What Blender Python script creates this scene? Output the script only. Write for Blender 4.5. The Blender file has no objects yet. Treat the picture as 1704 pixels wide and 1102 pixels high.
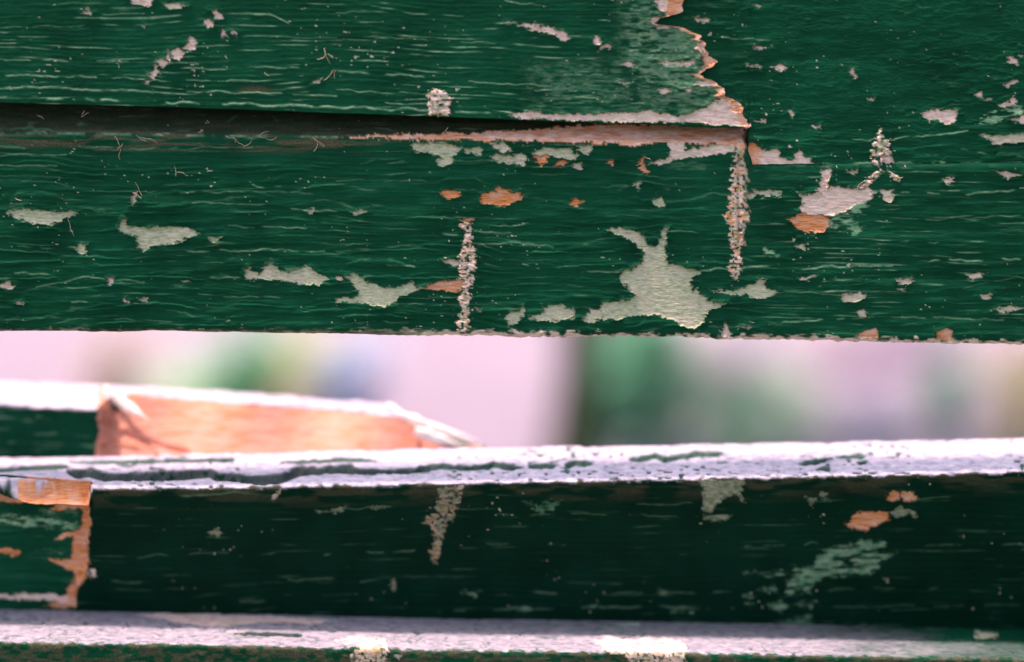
import bpy, bmesh, math, random
import numpy as np

# ------------------------------------------------------------------ camera, sky, sun, exposure
scene = bpy.context.scene
R = math.radians
W_PX, H_PX = 1704.0, 1102.0
FOCAL = 85.0
FPX = FOCAL / 36.0 * W_PX
PITCH = R(10)
DIST = 0.5 * FPX / W_PX
CAM = np.array([0.0, -DIST * math.cos(PITCH), 0.75 + DIST * math.sin(PITCH)])

cd = bpy.data.cameras.new('camera')
cam = bpy.data.objects.new('camera', cd)
scene.collection.objects.link(cam)
cam.location = CAM.tolist()
cam.rotation_euler = (math.pi / 2 - PITCH, 0, 0)
cd.lens = FOCAL
cd.sensor_width = 36
cd.sensor_fit = 'HORIZONTAL'
cd.clip_start = 0.01
cd.clip_end = 400
cd.dof.use_dof = True
cd.dof.focus_distance = DIST - 0.002
cd.dof.aperture_fstop = 1.9
cd.dof.aperture_blades = 0
scene.camera = cam

SUN_EL, SUN_AZ = 72.0, -85.0         # azimuth measured from behind the camera, negative = left; 180 = facing the camera
sdir = np.array([math.sin(R(SUN_AZ)) * math.cos(R(SUN_EL)), -math.cos(R(SUN_AZ)) * math.cos(R(SUN_EL)), math.sin(R(SUN_EL))])
world = bpy.data.worlds.new('World')
scene.world = world
world.use_nodes = True
wn = world.node_tree
sky = wn.nodes.new('ShaderNodeTexSky')
sky.sky_type = 'NISHITA'
sky.sun_disc = False
sky.sun_elevation = R(SUN_EL)
sky.sun_rotation = math.atan2(sdir[0], sdir[1])
sky.air_density = 0.8
sky.dust_density = 2.5
sky.ozone_density = 0.6
wn.links.new(sky.outputs['Color'], wn.nodes['Background'].inputs['Color'])
wn.nodes['Background'].inputs['Strength'].default_value = 0.15

sl = bpy.data.lights.new('sun', 'SUN')
sl.energy = 2.6
sl.angle = R(4)
sl.color = (1.0, 0.83, 0.87)
so = bpy.data.objects.new('sun', sl)
scene.collection.objects.link(so)
from mathutils import Vector
so.rotation_euler = Vector(sdir.tolist()).to_track_quat('Z', 'Y').to_euler()
so.location = (-1, -1, 4)

scene.view_settings.view_transform = 'Standard'
scene.view_settings.look = 'None'
scene.view_settings.exposure = 1.6
scene.view_settings.use_white_balance = True
scene.view_settings.white_balance_temperature = 8200
scene.view_settings.white_balance_tint = 12
scene.view_settings.gamma = 1
scene.render.engine = 'CYCLES'

# ------------------------------------------------------------------ helpers
COL = scene.collection
cp, sp = math.cos(PITCH), math.sin(PITCH)

def project(P):
    """world points (...,3) -> photo pixel coordinates"""
    d = P - CAM
    depth = d[..., 1] * cp - d[..., 2] * sp
    up = d[..., 1] * sp + d[..., 2] * cp
    return W_PX / 2 + FPX * d[..., 0] / depth, H_PX / 2 - FPX * up / depth

def point_at(u, v, Y):
    """point on the vertical plane y = Y seen at pixel (u, v)"""
    a = (H_PX / 2 - v) / FPX
    t = (Y - CAM[1]) / (cp + a * sp)
    return np.array([t * (u - W_PX / 2) / FPX, Y, CAM[2] + t * (-sp + a * cp)])

def ground_at(u, v, z=0.0):
    a = (H_PX / 2 - v) / FPX
    dz = -sp + a * cp
    t = (z - CAM[2]) / dz
    return np.array([t * (u - W_PX / 2) / FPX, CAM[1] + t * (cp + a * sp), z])

def _h(ix, iy, seed):
    n = (ix.astype(np.int64) * 374761393 + iy.astype(np.int64) * 668265263 + seed * 974634777) & 0xFFFFFFFF
    n = ((n ^ (n >> 13)) * 1274126177) & 0xFFFFFFFF
    n = ((n ^ (n >> 16)) * 2246822519) & 0xFFFFFFFF
    return ((n ^ (n >> 15)) & 0xFFFFFF) / float(0xFFFFFF)

def vn(x, y, seed=0):
    x0 = np.floor(x); y0 = np.floor(y)
    fx = x - x0; fy = y - y0
    fx = fx * fx * fx * (fx * (fx * 6 - 15) + 10); fy = fy * fy * fy * (fy * (fy * 6 - 15) + 10)
    a = _h(x0, y0, seed); b = _h(x0 + 1, y0, seed); c = _h(x0, y0 + 1, seed); d = _h(x0 + 1, y0 + 1, seed)
    return (a * (1 - fx) + b * fx) * (1 - fy) + (c * (1 - fx) + d * fx) * fy

def fbm(x, y, seed=0, o=3):
    s = 0; a = 1; t = 0
    for i in range(o):
        s = s + a * vn(x * 2 ** i, y * 2 ** i, seed + 31 * i); t += a; a *= .5
    return s / t

def sstep(a, b, x):
    t = np.clip((x - a) / (b - a), 0, 1)
    return t * t * (3 - 2 * t)

def lips(p, rise=.16):
    f = p - np.floor(p)
    return np.where(f < rise, f / rise, 1 - (f - rise) / (1 - rise)), f

def poly_sd(px, py, poly):
    """signed distance in pixels, negative inside"""
    P = np.array(poly, float); Q = np.roll(P, -1, 0)
    d2 = np.full(px.shape, 1e12); ins = np.zeros(px.shape, bool)
    for (ax, ay), (bx, by) in zip(P, Q):
        ex, ey = bx - ax, by - ay
        t = np.clip(((px - ax) * ex + (py - ay) * ey) / (ex * ex + ey * ey + 1e-9), 0, 1)
        d2 = np.minimum(d2, (px - ax - t * ex) ** 2 + (py - ay - t * ey) ** 2)
        if ay != by:
            ins ^= ((ay > py) != (by > py)) & (px < (bx - ax) * (py - ay) / (by - ay) + ax)
    d = np.sqrt(d2)
    return np.where(ins, -d, d)

def line_d(px, py, pts):
    d2 = np.full(px.shape, 1e12)
    for (ax, ay), (bx, by) in zip(pts[:-1], pts[1:]):
        ex, ey = bx - ax, by - ay
        t = np.clip(((px - ax) * ex + (py - ay) * ey) / (ex * ex + ey * ey + 1e-9), 0, 1)
        d2 = np.minimum(d2, (px - ax - t * ex) ** 2 + (py - ay - t * ey) ** 2)
    return np.sqrt(d2)

def new_mesh(name, V, F, mat, attrs=None, smooth=True, parent=None):
    V = np.ascontiguousarray(V, np.float32); F = np.ascontiguousarray(F, np.int32)
    me = bpy.data.meshes.new(name)
    n = F.shape[1]
    me.vertices.add(len(V)); me.vertices.foreach_set('co', V.ravel())
    me.loops.add(F.size); me.loops.foreach_set('vertex_index', F.ravel())
    me.polygons.add(len(F)); me.polygons.foreach_set('loop_start', np.arange(0, F.size, n, dtype=np.int32))
    me.polygons.foreach_set('loop_total', np.full(len(F), n, np.int32))
    me.update(calc_edges=True)
    me.polygons.foreach_set('use_smooth', np.full(len(F), smooth, bool))
    if attrs:
        for k, A in attrs.items():
            at = me.attributes.new(k, 'FLOAT_COLOR', 'POINT')
            at.data.foreach_set('color', np.ascontiguousarray(A, np.float32).ravel())
    me.materials.append(mat)
    o = bpy.data.objects.new(name, me)
    COL.objects.link(o)
    if parent: o.parent = parent
    return o

def tag(o, label=None, cat=None, group=None, kind=None):
    if label: o['label'] = label
    if cat: o['category'] = cat
    if group: o['group'] = group
    if kind: o['kind'] = kind
    return o

# ------------------------------------------------------------------ materials
class NT:
    def __init__(s, name):
        s.m = bpy.data.materials.new(name); s.m.use_nodes = True
        s.t = s.m.node_tree; s.n = s.t.nodes; s.b = s.n['Principled BSDF']
    def link(s, a, b): s.t.links.new(a, b)
    def noise(s, scale, vec=None, detail=4, rough=.55):
        n = s.n.new('ShaderNodeTexNoise'); n.inputs['Scale'].default_value = scale
        n.inputs['Detail'].default_value = detail; n.inputs['Roughness'].default_value = rough
        if vec is not None: s.link(vec, n.inputs['Vector'])
        return n.outputs['Fac']
    def coords(s, sc=(1, 1, 1)):
        c = s.n.new('ShaderNodeTexCoord'); m = s.n.new('ShaderNodeMapping')
        m.inputs['Scale'].default_value = sc; s.link(c.outputs['Object'], m.inputs['Vector'])
        return m.outputs['Vector']
    def ramp(s, fac, stops):
        r = s.n.new('ShaderNodeValToRGB'); e = r.color_ramp.elements
        while len(e) < len(stops): e.new(.5)
        for k, (p, c) in zip(e, stops):
            k.position = p; k.color = (*c, 1)
        s.link(fac, r.inputs['Fac']); return r.outputs['Color']
    def mix(s, fac, a, b):
        m = s.n.new('ShaderNodeMix'); m.data_type = 'RGBA'
        for val, i in ((fac, 0), (a, 6), (b, 7)):
            if hasattr(val, 'links'): s.link(val, m.inputs[i])
            elif isinstance(val, tuple): m.inputs[i].default_value = (*val, 1)
            else: m.inputs[i].default_value = val
        return m.outputs[2]
    def math(s, op, a, b=0.0, clamp=False):
        m = s.n.new('ShaderNodeMath'); m.operation = op; m.use_clamp = clamp
        for val, i in ((a, 0), (b, 1)):
            if hasattr(val, 'links'): s.link(val, m.inputs[i])
            else: m.inputs[i].default_value = val
        return m.outputs[0]
    def attr(s, name):
        a = s.n.new('ShaderNodeAttribute'); a.attribute_name = name
        p = s.n.new('ShaderNodeSeparateColor'); s.link(a.outputs['Color'], p.inputs[0])
        s.alpha = a.outputs['Alpha']
        return p.outputs
    def bump(s, h, strength, dist):
        b = s.n.new('ShaderNodeBump'); b.inputs['Strength'].default_value = strength
        b.inputs['Distance'].default_value = dist; s.link(h, b.inputs['Height'])
        s.link(b.outputs['Normal'], s.b.inputs['Normal'])

def paint_material():
    T = NT('weathered_green_paint')
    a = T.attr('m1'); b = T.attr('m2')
    painted_shade = T.alpha
    primer, wood, streak = a[0], a[1], a[2]
    white, pink, dirt = b[0], b[1], b[2]
    long = T.coords((14, 14, 260))
    iso = T.coords((1, 1, 1))
    fine = T.noise(1800, iso, 3)
    grain = T.noise(9, long, 5)
    green = T.ramp(T.noise(26, iso, 5), [(.3, (.0002, .034, .018)), (.55, (.0003, .055, .029)), (.75, (.0004, .070, .037))])
    green = T.mix(T.math('MULTIPLY', T.math('SUBTRACT', grain, .5, True), .9), green, (.001, .105, .056))
    green = T.mix(painted_shade, green, T.ramp(T.noise(40, iso, 4), [(.3, (.0002, .010, .0062)), (.7, (.0003, .020, .0125))]))  # shade of rail face, seam gap and hollows put into the green
    c = T.mix(dirt, green, T.ramp(fine, [(.3, (.03, .028, .018)), (.7, (.16, .125, .085))]))
    c = T.mix(streak, c, T.ramp(T.noise(260, iso, 3), [(.3, (.05, .22, .13)), (.7, (.28, .42, .29))]))
    wcol = T.ramp(T.noise(220, iso, 4, .65), [(.28, (.22, .23, .33)), (.5, (.41, .36, .48)), (.7, (.60, .52, .63))])
    c = T.mix(white, c, wcol)  # bright sky sheen on the top faces put into the colour
    k = T.ramp(T.noise(900, T.coords((.35, .35, 1.6)), 4, .7), [(.3, (.24, .25, .165)), (.5, (.47, .47, .345)), (.72, (.64, .63, .50))])
    p = T.ramp(T.noise(500, T.coords((.4, .4, 1.2)), 4, .7), [(.3, (.50, .32, .28)), (.55, (.84, .60, .58)), (.75, (.90, .74, .74))])
    c = T.mix(primer, c, T.mix(pink, k, p))
    wd = T.ramp(T.noise(16, T.coords((10, 10, 130)), 6, .6), [(.28, (.26, .07, .022)), (.45, (.60, .20, .08)), (.65, (.78, .34, .17)), (.8, (.84, .46, .30))])
    c = T.mix(wood, c, T.mix(T.math('MULTIPLY', pink, .75), wd, p))
    T.link(c, T.b.inputs['Base Color'])
    bare = T.math('MAXIMUM', T.math('MAXIMUM', primer, wood), T.math('MAXIMUM', dirt, T.math('MULTIPLY', streak, .6)))
    r = T.math('ADD', T.math('MULTIPLY', bare, .42), T.math('ADD', .34, T.math('MULTIPLY', T.noise(120, iso, 3), .22)), True)
    T.link(r, T.b.inputs['Roughness'])
    T.link(T.math('ADD', .022, T.math('MULTIPLY', white, .3)), T.b.inputs['Specular IOR Level'])
    h = T.math('ADD', T.math('MULTIPLY', T.noise(30, T.coords((16, 16, 90)), 6, .65), .7), T.math('MULTIPLY', fine, .3))
    T.bump(h, .7, .0008)
    return T.m

PAINT = paint_material()

# ------------------------------------------------------------------ board builder
COLS = np.concatenate([np.arange(-2300, -60, 40.), np.arange(-60, 1764, 1.55), np.arange(1764, 4004, 40.)])
S = 0.5 / W_PX

def curve_points(X, Y, px):
    """points at world x = X on depth Y(X) that project on the pixel polyline px"""
    xs = np.array([p[0] for p in px], float); ys = np.array([p[1] for p in px], float)
    lo = (ys[1] - ys[0]) / (xs[1] - xs[0]); hi = (ys[-1] - ys[-2]) / (xs[-1] - xs[-2])
    lo = np.clip(lo, -.02, .02); hi = np.clip(hi, -.02, .02)
    Yv = np.broadcast_to(np.asarray(Y, float), X.shape)
    u = W_PX / 2 + FPX * X / (DIST + Yv)
    for _ in range(4):
        v = np.interp(u, xs, ys)
        v = np.where(u < xs[0], ys[0] + (u - xs[0]) * lo, v); v = np.where(u > xs[-1], ys[-1] + (u - xs[-1]) * hi, v)
        a = (H_PX / 2 - v) / FPX
        t = (Yv - CAM[1]) / (cp + a * sp)
        u = W_PX / 2 + FPX * X / t
    return np.stack([X, Yv, CAM[2] + t * (-sp + a * cp)], -1)

def board(name, X, curves, steps, radii, fields, parent=None, patches=(), patch_parent=None, strip=None, cap=1.):
    """closed solid: curves = list of (ncol,3) arrays round the profile, steps = rows per segment,
    radii = corner rounding (m), fields(px, py, seg) -> height(mm), m1, m2; patches split off as children"""
    n = len(curves)
    pts = []; seg = []
    for i in range(n):
        P = curves[i]; A = curves[i - 1]; B = curves[(i + 1) % n]; r = radii[i]
        da = A - P; db = B - P
        la = np.linalg.norm(da, axis=1, keepdims=True) + 1e-9; lb = np.linalg.norm(db, axis=1, keepdims=True) + 1e-9
        pa = P + da / la * np.minimum(r, la * .45); pb = P + db / lb * np.minimum(r, lb * .45)
        if r > 0:
            for t in (0, .25, .5, .75, 1):
                pts.append((1 - t) ** 2 * pa + 2 * t * (1 - t) * P + t * t * pb)
        else:
            pts.append(P)
        seg.append(len(pts) - 1)
    rows = []; rseg = []
    for i in range(n):
        s0 = seg[i]
        start = seg[i - 1] + 1 if i else 0
        for k in range(start, s0): rows.append(pts[k]); rseg.append(i - .5)
        a = pts[s0]; b = pts[(s0 + 1) % len(pts)]
        m = steps[i]
        for k in range(m):
            rows.append(a + (b - a) * (k / m)); rseg.append(i if k else i - .25)
    G = np.array(rows); rseg = np.array(rseg)
    nr, nc = G.shape[:2]
    du = np.gradient(G, axis=1); dv = np.roll(G, -1, 0) - np.roll(G, 1, 0)
    N = np.cross(dv, du); N /= np.linalg.norm(N, axis=2, keepdims=True) + 1e-12
    px, py = project(G)
    h, m1, m2, pid = fields(px, py, np.broadcast_to(rseg[:, None], px.shape), patches)
    G = G + N * (h * .001)[..., None]
    idx = np.arange(nr * nc).reshape(nr, nc)
    nx = np.roll(idx, -1, 0)
    F = np.stack([idx[:, :-1], nx[:, :-1], nx[:, 1:], idx[:, 1:]], -1).reshape(-1, 4)
    fp = pid.reshape(-1)[F]
    fpid = np.max(fp, 1)
    V = G.reshape(-1, 3)
    A1 = np.concatenate([m1, np.ones(m1.shape[:2] + (1,))], -1).reshape(-1, 4)
    A2 = m2.reshape(-1, 4)
    def sub(nm, mask, par):
        f = F[mask]
        used, inv = np.unique(f, return_inverse=True)
        return new_mesh(nm, V[used], inv.reshape(-1, 4), PAINT, {'m1': A1[used], 'm2': A2[used]}, parent=par)
    main = sub(name, fpid == 0, parent)
    # end caps
    for c in (0, nc - 1):
        ring = V[idx[:, c]]
        if strip and c:
            front = ring[:strip]; k = len(front)
            lay = [front + np.array([-(.0012 * q) * 1.0, .0026 * q, 0]) + np.stack([.0016 * (fbm(front[:, 2] * 900, front[:, 2] * 0 + q, 5, 2) - .5) * (q > 0), 0 * front[:, 2], 0 * front[:, 2]], -1) for q in range(6)]
            VV = np.vstack(lay)
            FF = np.array([[q * k + i, q * k + i + 1, (q + 1) * k + i + 1, (q + 1) * k + i] for q in range(5) for i in range(k - 1)])
            B1 = np.tile([0, 1, 0, 1.], (len(VV), 1)); B2 = np.tile([0, .35, 0, 0.], (len(VV), 1))
            o = new_mesh('torn_end', VV, FF, PAINT, {'m1': B1, 'm2': B2}, parent=main)
            continue
        ctr = ring.mean(0)
        VV = np.vstack([ring, ctr]); k = len(ring)
        FF = np.array([[i, (i + 1) % k, k] for i in range(k)])
        if c == 0: FF = FF[:, ::-1]
        B1 = np.tile([0, cap, 0, 1.], (k + 1, 1)); B2 = np.tile([0, 0, 0, 0.], (k + 1, 1))
        new_mesh('end_grain', VV, FF, PAINT, {'m1': B1, 'm2': B2}, smooth=False, parent=main)
    for i, p in enumerate(patches):
        mk = fpid == i + 1
        if mk.sum() > 6:
            o = sub(p['name'], mk, patch_parent or main)
            if p.get('label'): o['label'] = p['label']
    return main

# patch kinds: K khaki undercoat, P pinkish undercoat, W bare wood, S light scuff, C crust, T hollow with its edge shadow painted in
NAMES = dict(K='bare_patch', P='undercoat_patch', W='exposed_wood', S='scuff_mark', C='crusty_crack', T='flaked_hollow', H='whitened_patch')
def pt(kind, poly, **kw):
    d = dict(kind=kind, poly=poly, name=NAMES[kind], depth=.85, jit=2.8, curl=.6, pink=None, wood=None, soft=1.3, amt=1.)
    if kind == 'W': d.update(depth=.9, pink=.25, jit=3.2)
    if kind == 'S': d.update(depth=-.05, curl=0, jit=4, soft=3)
    if kind == 'C': d.update(depth=-.5, curl=0, jit=3.5, amt=.85)
    if kind == 'T': d.update(depth=2.4, curl=.4, jit=2, soft=2.2)
    if kind == 'H': d.update(depth=-.1, curl=0, jit=2)
    d.update(kw); return d

def apply_patches(px, py, h, m1, m2, patches):
    pid = np.zeros(px.shape, np.int32)
    wx = (fbm(px / 9, py / 5, 901, 3) - .5); wy = (fbm(px / 9, py / 5, 902, 3) - .5)
    wx2 = vn(px / 3.2, py / 2.4, 903) - .5; wy2 = vn(px / 3.2, py / 2.4, 904) - .5
    rough = fbm(px / 5, py / 3.2, 905, 3) - .5
    gr = fbm(px / 14, py / 2.6, 906, 2) - .5
    for i, p in enumerate(patches):
        P = np.array(p['poly'], float)
        pad = 22 + p['soft']
        bx0, by0 = P.min(0) - pad; bx1, by1 = P.max(0) + pad
        sel = np.nonzero((px > bx0) & (px < bx1) & (py > by0) & (py < by1))
        if not len(sel[0]): continue
        x = px[sel]; y = py[sel]; j = p['jit']
        j2 = 0. if p['kind'] == 'T' else j
        sd = poly_sd(x + wx[sel] * j * 4.2 + wx2[sel] * j2 * 1.3, y + wy[sel] * j * 3.0 + wy2[sel] * j2 * 1.0, p['poly'])
        inn = sstep(p['soft'], -p['soft'], sd)
        k = p['kind']
        hh = h[sel]
        if k in 'KPW':
            base = -p['depth'] + gr[sel] * (.35 if k == 'K' else .5) + rough[sel] * .22
            hh = hh * (1 - inn) + base * inn
            hh = hh + p['curl'] * 1.6 * np.exp(-np.maximum(sd, 0) / 5.0) * (1 - inn) * np.clip(vn(x / 18, y / 9, 77) * 1.6 - .3, 0, 1)
        elif k == 'C':
            hh = hh * (1 - inn) + inn * (-p['depth'] * inn * inn + rough[sel] * .5 + gr[sel] * .45)
        elif k == 'T':
            nt = sstep(-2., 3., poly_sd(x, y - p.get('run', 5), p['poly']))
            hh = hh * (1 - inn) + inn * (-p['depth'] * (.12 + .88 * nt) + gr[sel] * .4) + p['curl'] * np.exp(-np.maximum(sd, 0) / 4.0) * (1 - inn)
        elif k == 'H':
            hh = hh + inn * (-p['depth'] + rough[sel] * .5)
        else:
            hh = hh + inn * (rough[sel] * .35)
        h[sel] = hh
        a = m1[sel]; b = m2[sel]
        I = inn * p['amt'] * np.where(p['amt'] < 1, .6 + .8 * vn(x / 8, y / 4, 59), 1)
        if k == 'K':
            a[:, 0] = np.maximum(a[:, 0], I); b[:, 1] = np.where(I > .5, np.clip((p['pink'] or 0) + (vn(x / 16, y / 8, 34) - .55) * .5, 0, 1), b[:, 1]); a[:, 2] = np.maximum(a[:, 2], I * .4); a[:, 0] *= 1 - .35 * sstep(.62, .8, fbm(x / 12, y / 4, 35, 3)) * (I > .3)
        elif k == 'P':
            a[:, 0] = np.maximum(a[:, 0], I); b[:, 1] = np.where(I > .3, np.clip((1 if p['pink'] is None else p['pink']) + (vn(x / 14, y / 7, 31) - .5) * .5, 0, 1), b[:, 1])
        elif k == 'W':
            a[:, 1] = np.maximum(a[:, 1], I); b[:, 1] = np.where(I > .3, np.clip(p['pink'] + (fbm(x / 20, y / 5, 32, 3) - .5) * 1.5 * p.get('vary', 1), 0, 1), b[:, 1]); a[:, 0] = np.maximum(a[:, 0], I * sstep(.6, .75, fbm(x / 9, y / 4, 33, 2)) * .5 * p.get('vary', 1))
        elif k == 'C':
            q = vn(x / 7, y / 6, 55)
            wd = 1.0 if p['wood'] is None else p['wood']
            holes = sstep(.26, .46, vn(x / 4.5, y / 3.4, 58) * .7 + .3 * vn(x / 2.2, y / 2, 59)) * .9
            a[:, 0] = np.maximum(a[:, 0] * (1 - I), I * holes); a[:, 1] = np.maximum(a[:, 1], I * sstep(.36, .6, q) * wd * holes)
            b[:, 1] = np.where(I > .3, np.clip(vn(x / 9, y / 9, 56) * 1.6 - .25 + (p['pink'] or 0), 0, 1), b[:, 1])
        elif k == 'S':
            t = np.clip(I * sstep(.3, .62, fbm(x / 16, y / 4, 57, 3)) * (p['wood'] or .8), 0, 1)
            a[:, 2] = np.maximum(a[:, 2], t)
        elif k == 'T':
            I = sstep(p['soft'] + 2.0, p['soft'] * .2 + .4, sd) * np.clip(nt * 1.05 - .12, 0, .9); b[:, 0] *= (1 - I); a[:, 2] *= (1 - I); b[:, 2] *= (1 - I); b[:, 3] = np.maximum(b[:, 3], I * (p['wood'] or 0))  # cast shadow of the raised lip put into the hollow's colour
        elif k == 'H':
            b[:, 0] = np.maximum(b[:, 0], I)
        m1[sel] = a; m2[sel] = b
        area = abs(np.sum(P[:, 0] * np.roll(P[:, 1], -1) - P[:, 1] * np.roll(P[:, 0], -1))) / 2
        if area > 45 and not p.get('nosplit'):
            q = pid[sel]; q[inn > .5] = i + 1; pid[sel] = q
    return pid

def streaks(px, py, h, m1, lines, seed=0, k=1.):
    for i, (pts_, w, amt) in enumerate(lines):
        xs = [p[0] for p in pts_]; ys = [p[1] for p in pts_]
        sel = np.nonzero((px > min(xs) - 8) & (px < max(xs) + 8) & (py > min(ys) - 12) & (py < max(ys) + 12))
        if not len(sel[0]): continue
        x = px[sel]; y = py[sel]
        d = line_d(x, y + (fbm(x / 26, x * 0 + i, 300 + seed + i, 3) - .5) * 7, pts_)
        br = sstep(.36, .56, fbm(x / 30, x * 0 + i * 3.7, 340 + seed + i, 3))
        I = np.exp(-(d / (w * .85)) ** 2) * br * amt * k
        m1[sel[0], sel[1], 2] = np.maximum(m1[sel[0], sel[1], 2], I)
        h[sel] += I * .22

def init(px):
    return np.zeros(px.shape), np.zeros(px.shape + (3,)), np.zeros(px.shape + (4,))

def grain_smooth(px, py, s=0):
    ph = py / 8.5 - px * .0016 + 2.4 * vn(px / 190, py / 45, 11 + s) + .35 * vn(px / 40, py / 12, 12 + s)
    L, f = lips(ph, .22)
    amp = .10 + .28 * sstep(.5, .85, fbm(px / 90, py / 9, 13 + s, 2))
    h = L * amp * .55 + .20 * (fbm(px / 60, py / 5, 14 + s, 3) - .5) + .14 * (fbm(px / 10, py / 4, 15 + s, 2) - .5)
    crest = np.exp(-((f - .22) / .13) ** 2) * sstep(.62, .78, fbm(px / 70, py / 6, 16 + s, 3)) * .8
    return h, crest

def grain_lips(px, py, s=0, lam=15.):
    ph = py / lam - px * .0008 + 2.4 * vn(px / 230, py / 60, 21 + s) + .9 * vn(px / 70, py / 18, 22 + s) + .2 * vn(px / 10, py / 7, 28 + s)
    L, f = lips(ph, .20)
    amp = .06 + .62 * sstep(.40, .80, fbm(px / 60, py / 11, 23 + s, 3))
    ph2 = py / 5.6 + 2.2 * vn(px / 60, py / 20, 24 + s) + .4 * vn(px / 12, py / 7, 25 + s)
    L2, f2 = lips(ph2, .25)
    h = L * amp * 1.0 + L2 * (.05 + .12 * fbm(px / 50, py / 12, 29 + s, 2)) + .26 * (fbm(px / 45, py / 8, 26 + s, 3) - .5)
    crest = np.exp(-((f - .19) / .07) ** 2) * sstep(.52, .74, fbm(px / 60, py / 9, 27 + s, 3)) * .22
    return h, crest

def grain_crackle(px, py, s=0):
    ph = py / 11. + 2.0 * vn(px / 90, py / 30, 41 + s) + 1.1 * vn(px / 22, py / 9, 42 + s) + .5 * vn(px / 8, py / 6, 48 + s)
    L, f = lips(ph, .25)
    ph2 = py / 5. + 2 * vn(px / 22, py / 12, 43 + s) + .5 * vn(px / 8, py / 5, 47 + s)
    L2, f2 = lips(ph2, .3)
    a = sstep(.35, .75, fbm(px / 110, py / 50, 44 + s, 2))
    h = L * (.03 + .24 * a) * sstep(.3, .6, fbm(px / 26, py / 8, 49 + s, 2)) + L2 * .12 + .2 * (fbm(px / 14, py / 6, 45 + s, 2) - .5)
    crest = np.exp(-((f - .24) / .1) ** 2) * sstep(.66, .8, fbm(px / 30, py / 6, 46 + s, 3)) * .15
    return h, crest

def specks(px, py, m1, m2, h, seed, thr=.80, reg=.5):
    q = vn(px / 6.5, py / 3.6, 500 + seed) * .75 + vn(px / 3, py / 2.2, 501 + seed) * .25
    g = vn(px / 85, py / 50, 502 + seed)
    I = sstep(thr, thr + .05, q + (g - reg) * .16)
    m1[..., 0] = np.maximum(m1[..., 0], I * .9)
    m2[..., 1] = np.maximum(m2[..., 1], I * .55)
    h -= I * .25

# ------------------------------------------------------------------ the upper plank panel (three planks nailed edge to edge)
lean = 0.035                                   # backwards lean of the upper panel
def Yface(v, off=0.0):                         # depth of the leaning face at pixel row v
    return (560 - v) * S * lean + off

panel = bpy.data.objects.new('plank_panel', None)
COL.objects.link(panel)
panel.location = (0, 0.01, float(point_at(852, 565, 0)[2]))
bpy.context.view_layer.update()
tag(panel, 'close set green planks with flaking paint and torn joint above the open gap', 'planks')
def hang(o, root):
    o.parent = root; o.matrix_parent_inverse = root.matrix_world.inverted()
    return o

X_ALL = (COLS - W_PX / 2) * S

# torn right end of the upper left plank: x of the tear for each pixel row
TEAR = [(-400, 1120), (-20, 1142), (0, 1139), (14, 1137), (24, 1130), (30, 1100), (40, 1096), (46, 1132), (58, 1163), (72, 1170), (92, 1176), (104, 1196), (112, 1180), (124, 1163), (134, 1182), (147, 1202), (160, 1199), (170, 1226), (184, 1232), (200, 1240), (212, 1246), (260, 1247)]
ty = np.array([t[0] for t in TEAR], float); tx = np.array([t[1] for t in TEAR], float)

def tear_x(v):
    return np.interp(v, ty, tx) + (fbm(v / 5., v * 0 + 3.3, 95, 3) - .5) * 16

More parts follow.
